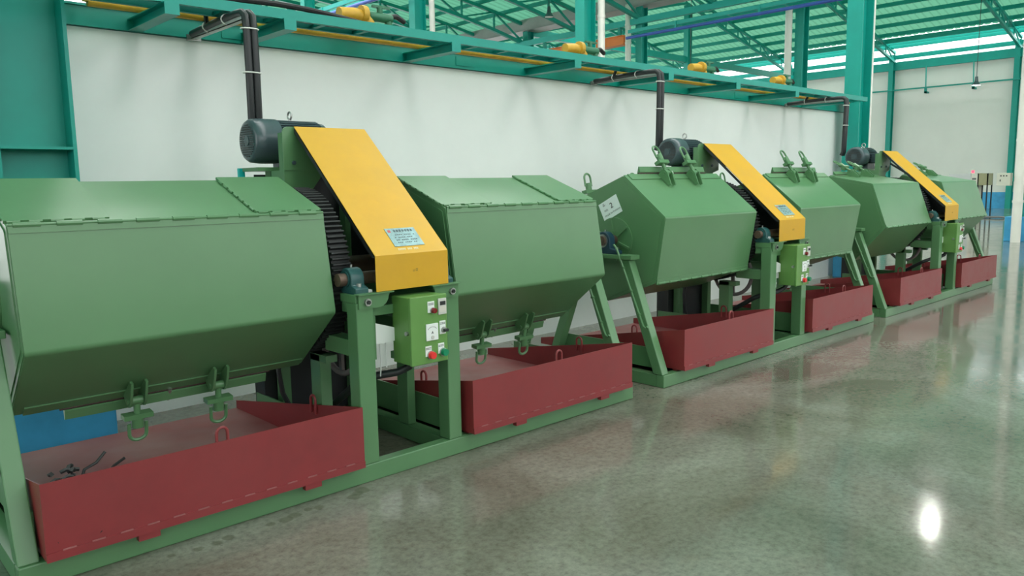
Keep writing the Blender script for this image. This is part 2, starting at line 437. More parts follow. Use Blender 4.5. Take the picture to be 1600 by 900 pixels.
tag(MB().bar((12.7, 22.7, 6.2), (33, 22.7, 6.2), .2, .28).build('tie_beam', TL), 'dark teal tie beam under the orange girder', 'beam')
cg = empty('crane_girder', (22.0, 17.55, 6.31), 'orange overhead crane girder crossing behind the teal columns', 'crane girder')
MB().box(-.12, .12, 0, 4.15, 0, .28).build('web_box', ORA, cg)
MB().box(-.17, .17, 0, 4.15, .28, .30).build('top_flange', ORA, cg)
MB().box(-.17, .17, 0, 4.15, -.02, 0).build('bottom_flange', ORA, cg)
for y in (.25, 3.9): MB().box(-.06, .06, y-.05, y+.05, .30, .60).build('hanger', TL, cg)

# girt rail on the far wall with hangers
gr = empty('wall_rail', (FX-.35, 8, 6.15), 'thin teal pipe rail running across the far white wall', 'rail')
MB().bar((0, 0, 0), (0, 30, 0), .07, .07).build('rail_bar', TL, gr)
for y in (.7, 2.9, 5.1, 7.3, 11.4, 14):
    MB().bar((0, y, .02), (.2, y+.1, 1.1), .05, .05).build('hanger', TL, gr)
    MB().box(-.03, .34, y-.06, y+.06, -.28, -.2).build('bracket', TL, gr)
    MB().box(-.03, .03, y-.06, y+.06, -.28, .03).build('bracket', TL, gr)

# pendant lamps
def pendant(x, y, z, top, lit, label):
    t = empty('pendant_lamp', (x, y, z), label, 'lamp')
    MB().cyl((0, 0, .32), (0, 0, top-z), .012, 6).build('suspension_cord', CON, t)
    MB().cyl((0, 0, .16), (0, 0, .34), .07, 16, .05).build('lamp_body', MOT, t, smooth=True)
    MB().cyl((0, 0, .0), (0, 0, .17), .17, 24, .06, cap=False).build('reflector', MOT, t, smooth=True)
    MB().cyl((0, 0, .005), (0, 0, .03), .15, 24).build('lens', LAMP if lit else WPL, t)
    if lit:
        ld = bpy.data.lights.new('lamp_light', 'SPOT'); ld.energy = 300; ld.spot_size = math.radians(150); ld.spot_blend = .6; ld.shadow_soft_size = .12
        ld.color = (1, .97, .9)
        lo = bpy.data.objects.new('lamp_light', ld); COL.objects.link(lo); lo.parent = t; lo.location = (0, 0, -.03)
pendant(17.74, 5.65, 6.0, z1(17.74), True, 'lit pendant lamp mirrored in the polished floor')
pendant(35.5, 10.55, 5.2, z2(35.5), True, 'lit pendant lamp hanging before the far white wall')
pendant(30.5, 12.75, 6.25, z2(30.5), False, 'unlit pendant lamp hanging beside the partition end column')
pendant(28.5, 19.3, 5.4, z2(28.5), False, 'unlit pendant lamp hanging over the yellow gas valves')
pendant(19.5, 18.8, 7.1, z1(19.5), False, 'unlit pendant lamp among the arched trusses')

# ------------------------------------------------------------------ far cabinet and switch box
cb = empty('control_cabinet', (34, 10.05, 0), 'cream electrical cabinet with red beacon by the far blue dado', 'cabinet')
MB().box(-.3, .3, -.05, .72, 0, 1.70).build('cabinet_body', mat('cabinet_grey', (.50, .51, .50), .5, .04, 4), cb)
MB().box(-.32, .3, -.28, -.06, 0, 1.72).build('panel_column', CAB, cb)
for z, w in ((1.5, .14), (1.38, .12), (1.18, .05), (1.05, .12), (.9, .05), (.75, .1)):
    MB().box(-.326, -.32, -.24, -.24+w, z-.04, z+.03).build('instrument', mat('instrument_dark', (.12, .13, .12), .4), cb)
MB().cyl((-.1, -.05, 1.7), (-.1, -.05, 1.82), .05, 12).build('beacon', glow_mat('beacon_red', (1, .05, .1), 1.5), cb)
for y in (-.30, -.62):
    for x in (-.28, .28): MB().box(x-.02, x+.02, y-.02, y+.02, 0, 1.70).build('rack_leg', IRN, cb)
MB().box(-.3, .3, -.64, -.29, 1.25, 1.70).build('rack_box', mat('rack_olive', (.28, .27, .15), .5), cb)
sb = empty('switch_box', (21.70, 5.70, 1.36), 'cream wall switch box beside the cream drainpipe', 'switch box')
MB().box(-.10, .10, -.14, .15, 0, .30).build('box_body', CAB, sb, bevel=.006)
for y in (-.06, .0, .06): MB().box(-.106, -.10, y-.015, y+.015, .22, .25).build('indicator', INK, sb)
MB().box(-.106, -.10, .06, .08, .10, .15).build('latch', INK, sb)
MB().box(.10, .45, -.10, -.06, .1, .2).build('mounting_arm', TL, sb)

# ------------------------------------------------------------------ cable tray on the partition
TY0, TY1, TZ = 5.08, 5.31, 2.74
ct = empty('cable_tray', (1.0, TY0, TZ), 'long teal cable tray running along the top of the white partition wall', 'cable tray')
TLEN = 12.15-1.0
for dy in (0, TY1-TY0):
    m = MB().box(0, TLEN, dy-.003, dy+.003, 0, .065); s = 1 if dy == 0 else -1
    m.box(0, TLEN, min(dy, dy+s*.03), max(dy, dy+s*.03), .06, .065); m.box(0, TLEN, min(dy, dy+s*.03), max(dy, dy+s*.03), 0, .005)
    m.build('side_rail', TL, ct)
n = 0; x = .2
while x < TLEN:
    MB().box(x-.02, x+.02, .004, TY1-TY0-.004, .006, .03).build('rung', TL, ct); x += .36
MB().box(TLEN, TLEN+.006, -.003, TY1-TY0+.003, 0, .065).build('end_plate', TL, ct)
for i, x in enumerate((1.9, 2.69, 4.15, 5.62, 7.1, 8.45, 9.9, 11.4)):
    t = tag(empty('wall_bracket', (x, WY-.03, 2.672)), 'teal steel cantilever bracket under the cable tray', 'bracket', 'brackets under the cable tray')
    L = WY-.03-5.05
    MB().box(-.045, .045, -L, 0, .062, .069).build('top_flange', TL, t)
    MB().box(-.004, .004, -L, 0, 0, .062).build('web', TL, t)
    MB().box(-.045, .045, -L, 0, -.006, 0).build('bottom_flange', TL, t)
    MB().box(-.045, .045, -L-.005, -L, -.006, .069).build('end_cap', TL, t)
# cables inside the tray
for k, (dy, r) in enumerate(((.05, .016), (.10, .013), (.16, .018))):
    pts = [(x*.5+1.0, TY0+dy+.012*math.sin(x*1.3+k), TZ+.03+r+.006*math.sin(x*2.1+k)) for x in range(0, 23)]
    tag(MB().tube(pts, r, 8).build('power_cable', RUB, smooth=True), 'black power cable lying in the teal cable tray', 'cable', 'cables in the tray')
# sagging cable over the tray edge
pts = [(2.0+.12*i, TY1-.05, TZ+.085+.05*math.sin(PI*i/12)) for i in range(13)]
tag(MB().tube(pts, .02, 8).build('power_cable', RUB, smooth=True), 'thick black cable bulging out of the cable tray', 'cable')
# yellow gas pipe with valves
gp = empty('gas_pipe', (1.55, 5.50, 2.772), 'long yellow gas pipe running behind the teal cable tray', 'pipe')
MB().cyl((0, 0, 0), (10.9, 0, 0), .030, 16).build('pipe_run', GASY, gp, smooth=True)
MB().cyl((0, 0, 0), (0, 0, .5), .03, 16).build('riser', GASY, gp, smooth=True)
for x, lab in ((3.62, 'yellow gas elbow with green valve over the yellow belt guard machine, nearest the wide column'), (6.2, 'yellow gas elbow with green valve below the orange girder'),
               (8.4, 'yellow gas elbow with green valve beside the middle black conduit'), (10.35, 'yellow gas elbow with green valve near the partition end column')):
    v = empty('gas_valve', (x, 5.50, 2.803), lab, 'valve')
    v.scale = (1.35, 1.35, 1.35)
    MB().tube([(0, 0, 0), (0, 0, .07), (-.03, 0, .10), (-.10, 0, .11), (-.20, .0, .10)], .035, 12).build('elbow', GASY, v, smooth=True)
    MB().cyl((-.055, 0, .115), (-.02, 0, .115), .05, 12).build('collar', GASY, v, smooth=True)
    MB().cyl((.0, 0, .11), (.16, 0, .11), .028, 12).build('valve_body', VALG, v, smooth=True)
    MB().cyl((.08, 0, .11), (.08, 0, .17), .018, 10).build('valve_stem', VALG, v, smooth=True)
    MB().box(.03, .15, -.012, .012, .165, .178).build('valve_lever', VALG, v)
    MB().cyl((.14, 0, -.02), (.14, 0, .11), .022, 10).build('down_pipe', VALG, v, smooth=True)
    MB().tube([(.14, 0, .12), (.20, 0, .13), (.27, .02, .11)], .016, 8).build('hose', RUB, v, smooth=True)

# ------------------------------------------------------------------ tumbling machines
YC, ZC = 4.138, 1.124
FRT = -.623          # skid front in machine coordinates (y)
R = .53
XA, XB = .414, 1.849
def hexpt(deg, ph, r=R):
    t = math.radians(deg+ph); return Vector((0, -r*math.cos(t), ZC+r*math.sin(t)))
def arc_profile(pts, r, n=4):
    """closed polygon (y,z) with rounded corners"""
    out = []; m = len(pts)
    for i in range(m):
        p0, p, p1 = Vector(pts[i-1]), Vector(pts[i]), Vector(pts[(i+1) % m])
        a = (p0-p).normalized(); b = (p1-p).normalized()
        ang = a.angle(b); d = r/math.tan(ang/2)
        s, e = p+a*d, p+b*d; bis = (a+b).normalized(); c = p+bis*(r/math.sin(ang/2))
        for k in range(n+1):
            v = (s-c).lerp(e-c, k/n).normalized()*r+c; out.append((v.x, v.y))
    return out
def shifted(vs, dx): return [(v[0]+dx, v[1], v[2]) for v in vs]

def clamp(parent, x, V, n, t, bd=None, k_=1.0):
    """swing-bolt clamp: V seam point, n outward normal of the lid face, t direction from lid over the seam"""
    V = Vector(V); X = Vector((1, 0, 0))
    def P(a, h, dx=0): return V+t*a+n*h+X*(x+dx)
    m = MB()
    for s in (-1, 1):
        w = .006; dx = s*.034
        prof = [(-.155, .006), (-.165, .028), (-.075, .082), (-.03, .085), (-.012, .062), (-.012, .006)]
        vs = [P(a, h, dx-w) for a, h in prof]+[P(a, h, dx+w) for a, h in prof]; k = len(prof)
        m.add(vs, [(i, (i+1) % k, (i+1) % k+k, i+k) for i in range(k)]+[tuple(range(k)), tuple(range(k, 2*k))])
    m.cyl(P(-.05, .06, -.048), P(-.05, .06, .048), .012, 10)
    m.build('clamp_lug', G, parent, smooth=True)
    # the swing bolt turns about the pivot
    if bd is None: bd = t*math.cos(math.radians(20))+n*math.sin(math.radians(20))
    bd = Vector(bd).normalized(); bn = X.cross(bd); O = P(-.05, .06)
    def Q(a, h, dx=0): return O+bd*a*k_+bn*h+X*dx
    m = MB()
    m.cyl(Q(0, 0), Q(.16, 0), .016, 10)
    m.cyl(Q(0, 0, -.026), Q(0, 0, .026), .022, 10)
    vs = [Q(a, h, dx) for dx in (-.068, .068) for a in (.085, .115) for h in (-.028, .028)]
    m.add(vs, [(0, 1, 3, 2), (4, 6, 7, 5), (0, 4, 5, 1), (2, 3, 7, 6), (0, 2, 6, 4), (1, 5, 7, 3)])
    m.cyl(Q(.115, 0), Q(.178, 0), .028, 12)
    m.build('clamp_bolt', G, parent, smooth=True)
    w = .04
    pts = [Q(.15, 0, -w), Q(.19, 0, -w)]+[Q(.225+w*math.sin(q), 0, -w*math.cos(q)) for q in [PI*k/8 for k in range(9)]]+[Q(.19, 0, w), Q(.15, 0, w)]
    MB().tube(pts, .009, 8).build('clamp_ring', G, parent, smooth=True)

def barrel(mach, side, ph, seam, mid, hinge, plates, back_clamps, idx, xb):
    xo, xi = (side*xb, side*XA); x0, x1 = min(xo, xi), max(xo, xi); xc = (x0+x1)/2
    hexa = [(hexpt(d, ph).y, hexpt(d, ph).z) for d in (90, 30, -30, -90, -150, 150)]
    b = MB().prism(arc_profile(hexa, .022), x0, x1).build('barrel', G, mach, smooth=True, angle=25)
    # rim weld on both end plates
    for xe, s in ((x0, -1), (x1, 1)):
        MB().prism(arc_profile([(hexpt(d, ph, R-.03).y, hexpt(d, ph, R-.03).z) for d in (90, 30, -30, -90, -150, 150)], .02), min(xe, xe+s*.005), max(xe, xe+s*.005)).build('end_plate', G, b)
    # reinforcing disc, ribs and stub shaft on the outer end
    so = 1 if side > 0 else -1
    MB().cyl((xo+so*.005, 0, ZC), (xo+so*.018, 0, ZC), .185, 40).build('end_disc', G, b, smooth=True)
    rb = MB()
    for k in range(6):
        q = math.radians(ph+60*k+30); d = Vector((0, math.cos(q), math.sin(q)))
        c = Vector((xo+so*.025, 0, ZC)); rb.bar(c+d*.055, c+d*.175, .014, .016, side=(1, 0, 0))
    rb.build('end_rib', G, b)
    # lid: two faces hinge-mid-seam
    pts = [hexpt(d, ph, R+.007) for d in (hinge, mid, seam)]
    inn = [hexpt(d, ph, R+.0) for d in (hinge, mid, seam)]
    def roundmid(p0, p, p1, r, n=5):
        a = (p0-p).normalized(); c_ = (p1-p).normalized(); ang = a.angle(c_); d = r/math.tan(ang/2)
        s, e = p+a*d, p+c_*d; bis = (a+c_).normalized(); c = p+bis*(r/math.sin(ang/2))
        return [(s-c).lerp(e-c, k/n).normalized()*r+c for k in range(n+1)]
    op = [pts[0]]+roundmid(*pts, .029)+[pts[2]]
    ip = [inn[0]]+roundmid(*inn, .022)+[inn[2]]
    prof = [(v.y, v.z) for v in op]+[(v.y, v.z) for v in reversed(ip)]
    lx0, lx1 = x0+.004, x1-.004
    lid = MB().prism(prof, lx0, lx1).build('lid', G, b, smooth=True, angle=25)
    # seam: edge strip on the lid, gasket, standing flange on the body
    S = hexpt(seam, ph, R+.007); Mv = hexpt(mid, ph, R+.007); H = hexpt(hinge, ph, R+.007)
    t = (S-Mv).normalized()
    n = Vector((0, t.z, -t.y)); c0 = Vector((0, 0, ZC))
    if n.dot((S+Mv)/2-c0) < 0: n = -n
    def strip(name, a0, a1, h0, h1, xa_, xb_, material, base=S, tt=t, nn=n):
        vs = [base+tt*a+nn*h+Vector((xx, 0, 0)) for xx in (xa_, xb_) for a in (a0, a1) for h in (h0, h1)]
        return MB().add(vs, [(0, 1, 3, 2), (4, 6, 7, 5), (0, 4, 5, 1), (2, 3, 7, 6), (0, 2, 6, 4), (1, 5, 7, 3)]).build(name, material, b)
    strip('lid_edge_strip', -.062, .004, .0, .007, x0+.05, x1-.02, G)
    rad = (S-c0).normalized()
    strip('seam_gasket', .004, .014, -.03, .012, x0+.2, x1-.2, mat('gasket_brown', (.06, .035, .03), .8, .2, 20))
    m = MB(); xx0, xx1 = x0+.22, x1-.22
    prof3 = [S+t*.014-n*.03, S+t*.014+n*.02, S+t*.052+n*.045, S+t*.058+n*.042, S+t*.026-n*.02]
    k = len(prof3); vs = [p+Vector((xx0, 0, 0)) for p in prof3]+[p+Vector((xx1, 0, 0)) for p in prof3]
    m.add(vs, [(i, (i+1) % k, (i+1) % k+k, i+k) for i in range(k)]+[tuple(range(k)), tuple(range(k, 2*k))])
    m.build('seam_flange', G, b)
    for dx in (-.205, .2): clamp(b, xc+dx, S, n, t, (0, .12, -1) if seam < 0 else None, .78 if seam < 0 else 1.0)
    MB().cyl(S+t*.0+n*.01+Vector((xc-.02, 0, 0)), S+t*.075+n*.03+Vector((xc-.02, 0, 0)), .010, 10).build('stop_pin', STL, b, smooth=True)
    # piano hinge with knuckles
    hm = MB(); hm.cyl(H+Vector((lx0, 0, 0)), H+Vector((lx1, 0, 0)), .007, 8)
    nk = 9
    for k in range(nk):
        a = lx0+(lx1-lx0)*(k+.12)/nk; hm.cyl(H+Vector((a, 0, 0)), H+Vector((a+(lx1-lx0)/nk*.62, 0, 0)), .012, 8)
    hm.build('hinge', G, b, smooth=True)
    tH = (H-Mv).normalized(); nH = Vector((0, tH.z, -tH.y))
    if nH.dot((H+Mv)/2-c0) < 0: nH = -nH
    strip('hinge_leaf', -.035, .0, 0, .004, lx0, lx1, G, H, tH, nH)
    if plates:   # doubler plates on the upper face next to the hinge
        A = hexpt(90, ph, R); Bv = hexpt(30, ph, R); tt = (A-Bv).normalized(); nn = Vector((0, tt.z, -tt.y))
        if nn.z < 0: nn = -nn
        L = (A-Bv).length
        for xa_, xb_, open_side in ((x0-.004, x0+.40, 1), (x1-.36, x1+.004, -1)):
            strip('corner_plate', .03, L+.004, .0, .013, xa_, xb_, G, Bv, tt, nn)
            m = MB()
            for k in range(5):
                a = xa_+(xb_-xa_)*(k+.15)/5; m.cyl(Bv+tt*.03+nn*.006+Vector((a, 0, 0)), Bv+tt*.03+nn*.006+Vector((a+.05, 0, 0)), .0075, 8)
            xe = (xb_ if open_side > 0 else xa_) if idx % 2 == 0 else (xa_ if open_side > 0 else xb_)
            xe = xa_ if open_side < 0 else (xa_+.002)
            for k in range(7):
                p = Bv+tt*(.05+(L-.08)*(k+.1)/7)+nn*.006+Vector((xe, 0, 0)); m.cyl(p, p+tt*.045, .0075, 8)
            m.build('plate_hinge', G, b, smooth=True)['kind'] = 'stuff'
    if back_clamps:
        S2 = hexpt(150, ph, R); E2 = hexpt(210, ph, R); t2 = (S2-E2).normalized(); n2 = Vector((0, t2.z, -t2.y))
        if n2.dot((S2+E2)/2-c0) < 0: n2 = -n2
        for dx in (-.45, .2): clamp(b, xc+dx, S2, n2, t2)
    return b

def pillow(mach, x, y, z, base, material, name='pillow_block', w=.07, r=.075, foot=.15):
    m = MB(); prof = [(y-foot, base), (y-foot, base+.03), (y-r*1.02, base+.045)]
    prof += [(y-r*math.cos(q), z+r*math.sin(q)) for q in [PI*(k/10)*1.0 for k in range(11)]]
    prof += [(y+r*1.02, base+.045), (y+foot, base+.03), (y+foot, base)]
    m.prism(prof, x-w/2, x+w/2)
    o = m.build(name, material, mach, smooth=True, bevel=.004)
    for s in (-1, 1):
        MB().cyl((x+s*(w/2+.001), y, z), (x+s*(w/2+.006), y, z), r*.72, 24).build('bearing_ring', STL if material is BRB else material, o, smooth=True)
        MB().cyl((x, y+s*(foot-.03), base+.03), (x, y+s*(foot-.03), base+.055), .014, 6).build('bolt', STL, o)
    MB().cyl((x, y, z+r), (x, y, z+r+.015), .006, 8).build('grease_nipple', STL, o)
    return o

def gear(mach, x0, x1, r, teeth):
    prof = []
    for k in range(teeth):
        for f, rr in ((-.30, r), (-.14, r+.02), (.14, r+.02), (.30, r)):
            q = 2*PI*(k+f)/teeth; prof.append((rr*math.cos(q), ZC+rr*math.sin(q)))
    return MB().prism(prof, x0, x1).build('drive_gear', IRN, mach)

def machine(Xc, ph, conf, label, xbs):
    M = empty('tumbling_machine', (Xc, YC, 0), label, 'machine', 'tumbling machines in the row')
    HL = 1.975
    # skid
    for y in (FRT, -FRT-.07):
        MB().box(-HL, HL, y, y+.07, 0, .10).build('skid_rail', G, M, bevel=.006)
    for x in (-HL+.04, -.31, .28, HL-.04):
        MB().box(x-.04, x+.04, FRT+.071, -FRT-.071, .004, .095).build('cross_beam', G, M)
    # A frames
    for s in (-1, 1):
        xa = s*(HL-.04)
        for t in (-1, 1):
            lg = MB().prism([(t*.612, .10), (t*.522, .10), (t*.185, .985), (t*.275, .985)], xa-.04, xa+.04)
            lo = lg.build('a_frame_leg', G, M, bevel=.006)
        MB().box(xa-.055, xa+.055, -.31, .31, .985, 1.02).build('bearing_plate', G, M, bevel=.004)
        pillow(M, xa, 0, ZC, 1.02, BRB)
        MB().cyl((s*(xbs[0 if s < 0 else 1]+.018), 0, ZC), (s*(HL+.015), 0, ZC), .04, 20).build('stub_shaft', SHF, M, smooth=True)
        xt = xa-.05
        MB().tube([(xt, -.13, 1.10), (xt, -.16, 1.07), (xt, -.43, .47), (xt+.0, -.455, .455), (xt, -.47, .47)], .009, 8).build('grease_tube', G, M, smooth=True)
        tc = MB()
        for q in (.25, .55, .85): tc.box(xt-.012, xt+.015, -.16-.27*q-.012, -.16-.27*q+.012, 1.07-.6*q-.008, 1.07-.6*q+.008)
        tc.build('tube_clip', G, M)
    # barrels
    for i, s in enumerate((-1, 1)): barrel(M, s, ph, *conf, i, xbs[i])
    MB().cyl((-XA, 0, ZC), (XA, 0, ZC), .055, 20).build('main_shaft', SHF, M, smooth=True)
    gr_ = gear(M, -.402, -.292, .455, 96)
    MB().cyl((-.408, 0, ZC), (-.286, 0, ZC), .12, 24).build('gear_hub', IRN, gr_, smooth=True)
    # centre frame
    for x0, x1 in ((-.365, -.258), (.235, .328)):
        MB().box(x0, x1, FRT, FRT+.10, .10, .985).build('post', G, M, bevel=.006)
        MB().box(x0, x1, FRT+.005, -.462 if x0 < 0 else .35, .985, 1.03).build('top_beam', G, M, bevel=.004)
        MB().box(x0+.01, x1-.01, FRT+.10, -.462 if x0 < 0 else .35, .93, .985).build('top_beam_web', G, M)
        MB().box(x0+.005, x1-.005, FRT+.10, -.27 if x0 < 0 else .35, .69, .78).build('mid_beam', G, M, bevel=.004)
        MB().box(x0+.005, x1-.03, -.20, -.09, .10, .65).build('rear_post', G, M, bevel=.004)
        MB().box(x0+.005, x1-.03, -.27, -.09, .61, .65 if x0 < 0 else .69).build('rear_post_cap', G, M)
        # guard mounting lug with rounded corner and nut
        sx = 1 if x0 < 0 else -1; e = x1 if x0 < 0 else x0
        o_ = x0 if x0 < 0 else x1
        prof = [(o_+sx*.01, 1.03), (o_+sx*.01, .955), (e+sx*.03, .955)]+[(e+sx*(.03+.06*math.sin(q)), .955+.06*(1-math.cos(q))) for q in (.4, .8, 1.2, 1.5)]+[(e+sx*.10, 1.03)]
        lug = MB().prism(prof, FRT-.012, FRT-.002, axis='y').build('guard_lug', G, M)
        MB().box(min(o_, e+sx*.115), max(o_, e+sx*.115), FRT-.03, FRT+.02, 1.03, 1.036).build('guard_lug_top', G, M)
        MB().cyl((o_+sx*.06, FRT-.012, .99), (o_+sx*.06, FRT-.026, .99), .02, 14).build('washer', STL, lug)
        MB().cyl((o_+sx*.06, FRT-.026, .99), (o_+sx*.06, FRT-.033, .99), .012, 6).build('bolt', IRN, lug)
    MB().box(-.258, .235, FRT+.05, FRT+.09, .90, .95).build('cross_bar', G, M)
    MB().box(-.258, -.225, FRT+.04, FRT+.10, .66, .90).build('cable_post', G, M)
    MB().box(-.10, .235, FRT+.055, FRT+.09, .64, .68).build('cross_bar', G, M)
    # motor tower
    for x in (-.27, .24):
        MB().box(x-.03, x+.03, .40, .47, .095, 1.70).build('tower_post', G, M)
    MB().box(-.36, .33, .492, .504, .96, 1.68).build('rear_guard', BLK, M)
    MB().box(-.38, .30, .48, .62, .10, .95).build('drive_housing', BLK, M)
    MB().box(-.40, .30, .36, .64, 1.70, 1.722).build('motor_base', G, M)
    bp = MB().prism([(-.315, 1.56), (-.315, 1.92), (-.305, 1.945), (-.28, 1.956), (.05, 1.956), (.05, 1.70), (-.06, 1.672), (-.15, 1.56)], .194, .204, axis='y').build('guard_bracket', G, M, bevel=.002)
    for x in (-.25, -.08): MB().cyl((x, .194, 1.745), (x, .182, 1.745), .013, 6).build('bolt', MOT, bp)
    MB().box(-.31, -.05, .188, .194, 1.70, 1.705).build('bracket_fold', G, bp)
    MB().box(-.315, -.305, .204, .36, 1.56, 1.70).build('bracket_strut', G, M)
    MB().box(-.315, -.305, .204, .25, 1.70, 1.92).build('bracket_return', G, M)
    # motor
    my, mz, mr = .50, 1.885, .118
    mo = MB().lathe_x([(-.21, mr*.93), (.08, mr*.93)], my, mz, 32).build('motor', MOT, M, smooth=True)
    fn = MB()
    for k in range(36):
        q = 2*PI*k/36; d = Vector((0, math.cos(q), math.sin(q))); c = Vector((-.21, my, mz))
        fn.bar(c+d*(mr*.99), c+d*(mr*.99)+Vector((.28, 0, 0)), .006, .032, side=Vector((0, -math.sin(q), math.cos(q))))
    fn.build('cooling_fins', MOT, mo)
    MB().lathe_x([(-.391, .02), (-.391, .106), (-.386, .120), (-.37, .132), (-.32, .138), (-.215, .138), (-.215, .12)], my, mz, 40).build('fan_cover', MOT, mo, smooth=True, angle=60)
    sl = MB()
    for k in range(-7, 8):
        z = k*.0135; w = math.sqrt(max(0, .098**2-z*z))
        if abs(z) < .036: sl.box(-.3935, -.391, my-w, my-.036, mz+z-.0035, mz+z+.0035); sl.box(-.3935, -.391, my+.036, my+w, mz+z-.0035, mz+z+.0035)
        elif w > .02: sl.box(-.3935, -.391, my-w, my+w, mz+z-.0035, mz+z+.0035)
    sl.build('fan_slots', BLK, mo)
    MB().cyl((-.396, my, mz), (-.37, my, mz), .03, 20).build('fan_hub_plate', MOT, mo, smooth=True)
    MB().lathe_x([(.08, mr*1.02), (.11, mr*1.02), (.13, mr*.6)], my, mz, 32).build('end_shield', MOT, mo, smooth=True)
    MB().cyl((.13, my, mz), (.30, my, mz), .022, 12).build('motor_shaft', STL, mo, smooth=True)
    MB().tube([(-.1, my+.024*math.cos(q), mz+mr+.045+.024*math.sin(q)) for q in [2*PI*k/14 for k in range(14)]], .006, 8, closed=True).build('lifting_eye', STL, mo, smooth=True)
    MB().cyl((-.1, my, mz+mr), (-.1, my, mz+mr+.025), .01, 10).build('eye_stem', STL, mo)
    MB().box(-.18, .05, my-.10, my+.10, 1.722, 1.80).build('motor_foot', MOT, mo)
    MB().box(-.13, -.0, my-.19, my-.10, mz-.08, mz+.05).build('terminal_box', MOT, mo, bevel=.006)
    MB().box(-.42, -.385, .57, .60, 1.64, 1.72).build('terminal_tag', mat('cyan_paint', (.0, .45, .45), .4, 0), mo)
    # pulleys, belts, pinion shaft
    py, pz = -.50, 1.105
    MB().cyl((-.40, py, pz), (.30, py, pz), .035, 18).build('pinion_shaft', SHF, M, smooth=True)
    pillow(M, -.31, py, pz, 1.03, BRG, w=.08, r=.062, foot=.10)
    pillow(M, .28, py, pz, 1.03, BRG, w=.06, r=.062, foot=.10)
    MB().lathe_x([(.10, .10), (.10, .062+.1), (.14, .06+.09), (.19, .062+.1), (.19, .10)], py+.10, pz+.10, 32).build('driven_pulley', IRN, M, smooth=True)
    MB().lathe_x([(.14, .06), (.22, .06)], my, mz, 24).build('motor_pulley', IRN, M, smooth=True)
    bl = MB()
    for x in (.12, .15, .18):
        bl.bar((x, py+.0, pz+.23), (x, my-.04, mz+.05), .014, .012); bl.bar((x, py+.2, pz-.03), (x, my+.04, mz-.055), .014, .012)
    bl.build('v_belt', RUB, M)
    # yellow belt guard
    gx0, gx1 = -.243, .247
    pr = [(-.633, 1.037), (-.633, 1.230), (.182, 1.958)]
    inn = [(-.629, 1.037), (-.629, 1.2285), (.184, 1.9545)]
    gd = MB().prism(pr+inn[::-1], gx0, gx1).build('belt_guard', Y, M, bevel=.0015)
    MB().prism([(-.628, 1.037), (-.628, 1.222), (-.30, 1.512), (.39, 1.512), (.39, 1.037)], gx1-.006, gx1).build('guard_side', BLK, gd)
    MB().prism([(-.628, 1.22), (.18, 1.944), (.18, 1.915), (-.60, 1.22)], gx0, gx0+.006).build('guard_edge_strip', BLK, gd)
    # nameplate on the slope
    d = Vector((0, .815, .728)).normalized(); nrm = Vector((0, -d.z, d.y)); base = Vector((0, -.633, 1.230))
    rot = Matrix((Vector((1, 0, 0)), d, nrm)).transposed().to_quaternion()
    def onslope(name, x0, x1, a0, a1, h, material, parent=gd):
        vs = [base+d*a+nrm*hh+Vector((x, 0, 0)) for x in (x0, x1) for a in (a0, a1) for hh in (.0006, h)]
        return MB().add(vs, [(0, 1, 3, 2), (4, 6, 7, 5), (0, 4, 5, 1), (2, 3, 7, 6), (0, 2, 6, 4), (1, 5, 7, 3)]).build(name, material, parent)
    onslope('nameplate', -.085, .115, .055, .195, .003, PLT)
    onslope('plate_logo', -.073, -.055, .162, .182, .0036, mat('logo_red', (.55, .08, .09), .5, 0))
    m = MB()
    for k in range(7):
        x = -.035+k*.019
        for a, b_, c, e in ((0, .013, .168, .170), (0, .013, .178, .180), (.005, .007, .164, .184), (0, .002, .166, .176), (.011, .013, .172, .182)):
            vs = [base+dd*1+nrm*hh for dd, hh in ()]
            vs = [base+d*aa+nrm*hh+Vector((xx, 0, 0)) for xx in (x+a, x+b_) for aa in (c, e) for hh in (.003, .0037)]
            m.add(vs, [(0, 1, 3, 2), (4, 6, 7, 5), (0, 4, 5, 1), (2, 3, 7, 6), (0, 2, 6, 4), (1, 5, 7, 3)])
    for r_, (a, b_) in enumerate(((-.05, .10), (-.05, .08), (-.05, .10), (-.05, .09))):
        aa0 = .140-r_*.020
        for q in range(int((b_-a)/.012)):
            if (q*7+r_*3) % 5 == 0: continue
            vs = [base+d*aa+nrm*hh+Vector((xx, 0, 0)) for xx in (a+q*.012, a+q*.012+.008) for aa in (aa0, aa0+.005) for hh in (.003, .0036)]
            m.add(vs, [(0, 1, 3, 2), (4, 6, 7, 5), (0, 4, 5, 1), (2, 3, 7, 6), (0, 2, 6, 4), (1, 5, 7, 3)])
    m.build('plate_lettering', INK, gd)
    m = MB()
    for q in range(13):
        if q in (5, 9): continue
        for (u0, u1, w0, w1) in ((0, .002, 0, .014), (.002, .007, .012, .014), (.005, .007, .004, .012)):
            vs = [base+d*aa+nrm*hh+Vector((xx, 0, 0)) for xx in (-.075+q*.0105+u0, -.075+q*.0105+u1) for aa in (.026+w0, .026+w1) for hh in (.0004, .001)]
            m.add(vs, [(0, 1, 3, 2), (4, 6, 7, 5), (0, 4, 5, 1), (2, 3, 7, 6), (0, 2, 6, 4), (1, 5, 7, 3)])
    m.build('stencil_lettering', mat('pale_ink', (.82, .80, .60), .6, 0), gd)
    m = MB()
    for (a, b_, c, e) in ((.02, .033, 1.128, 1.131), (.02, .033, 1.140, 1.143), (.02, .023, 1.128, 1.143), (.030, .033, 1.128, 1.143), (.0, .014, 1.128, 1.131), (0, .003, 1.128, 1.140), (.011, .014, 1.128, 1.140)):
        m.box(a, b_, -.6336, -.6328, c, e)
    m.build('faded_mark', mat('faded_ink', (.30, .20, .03), .6, 0), gd)
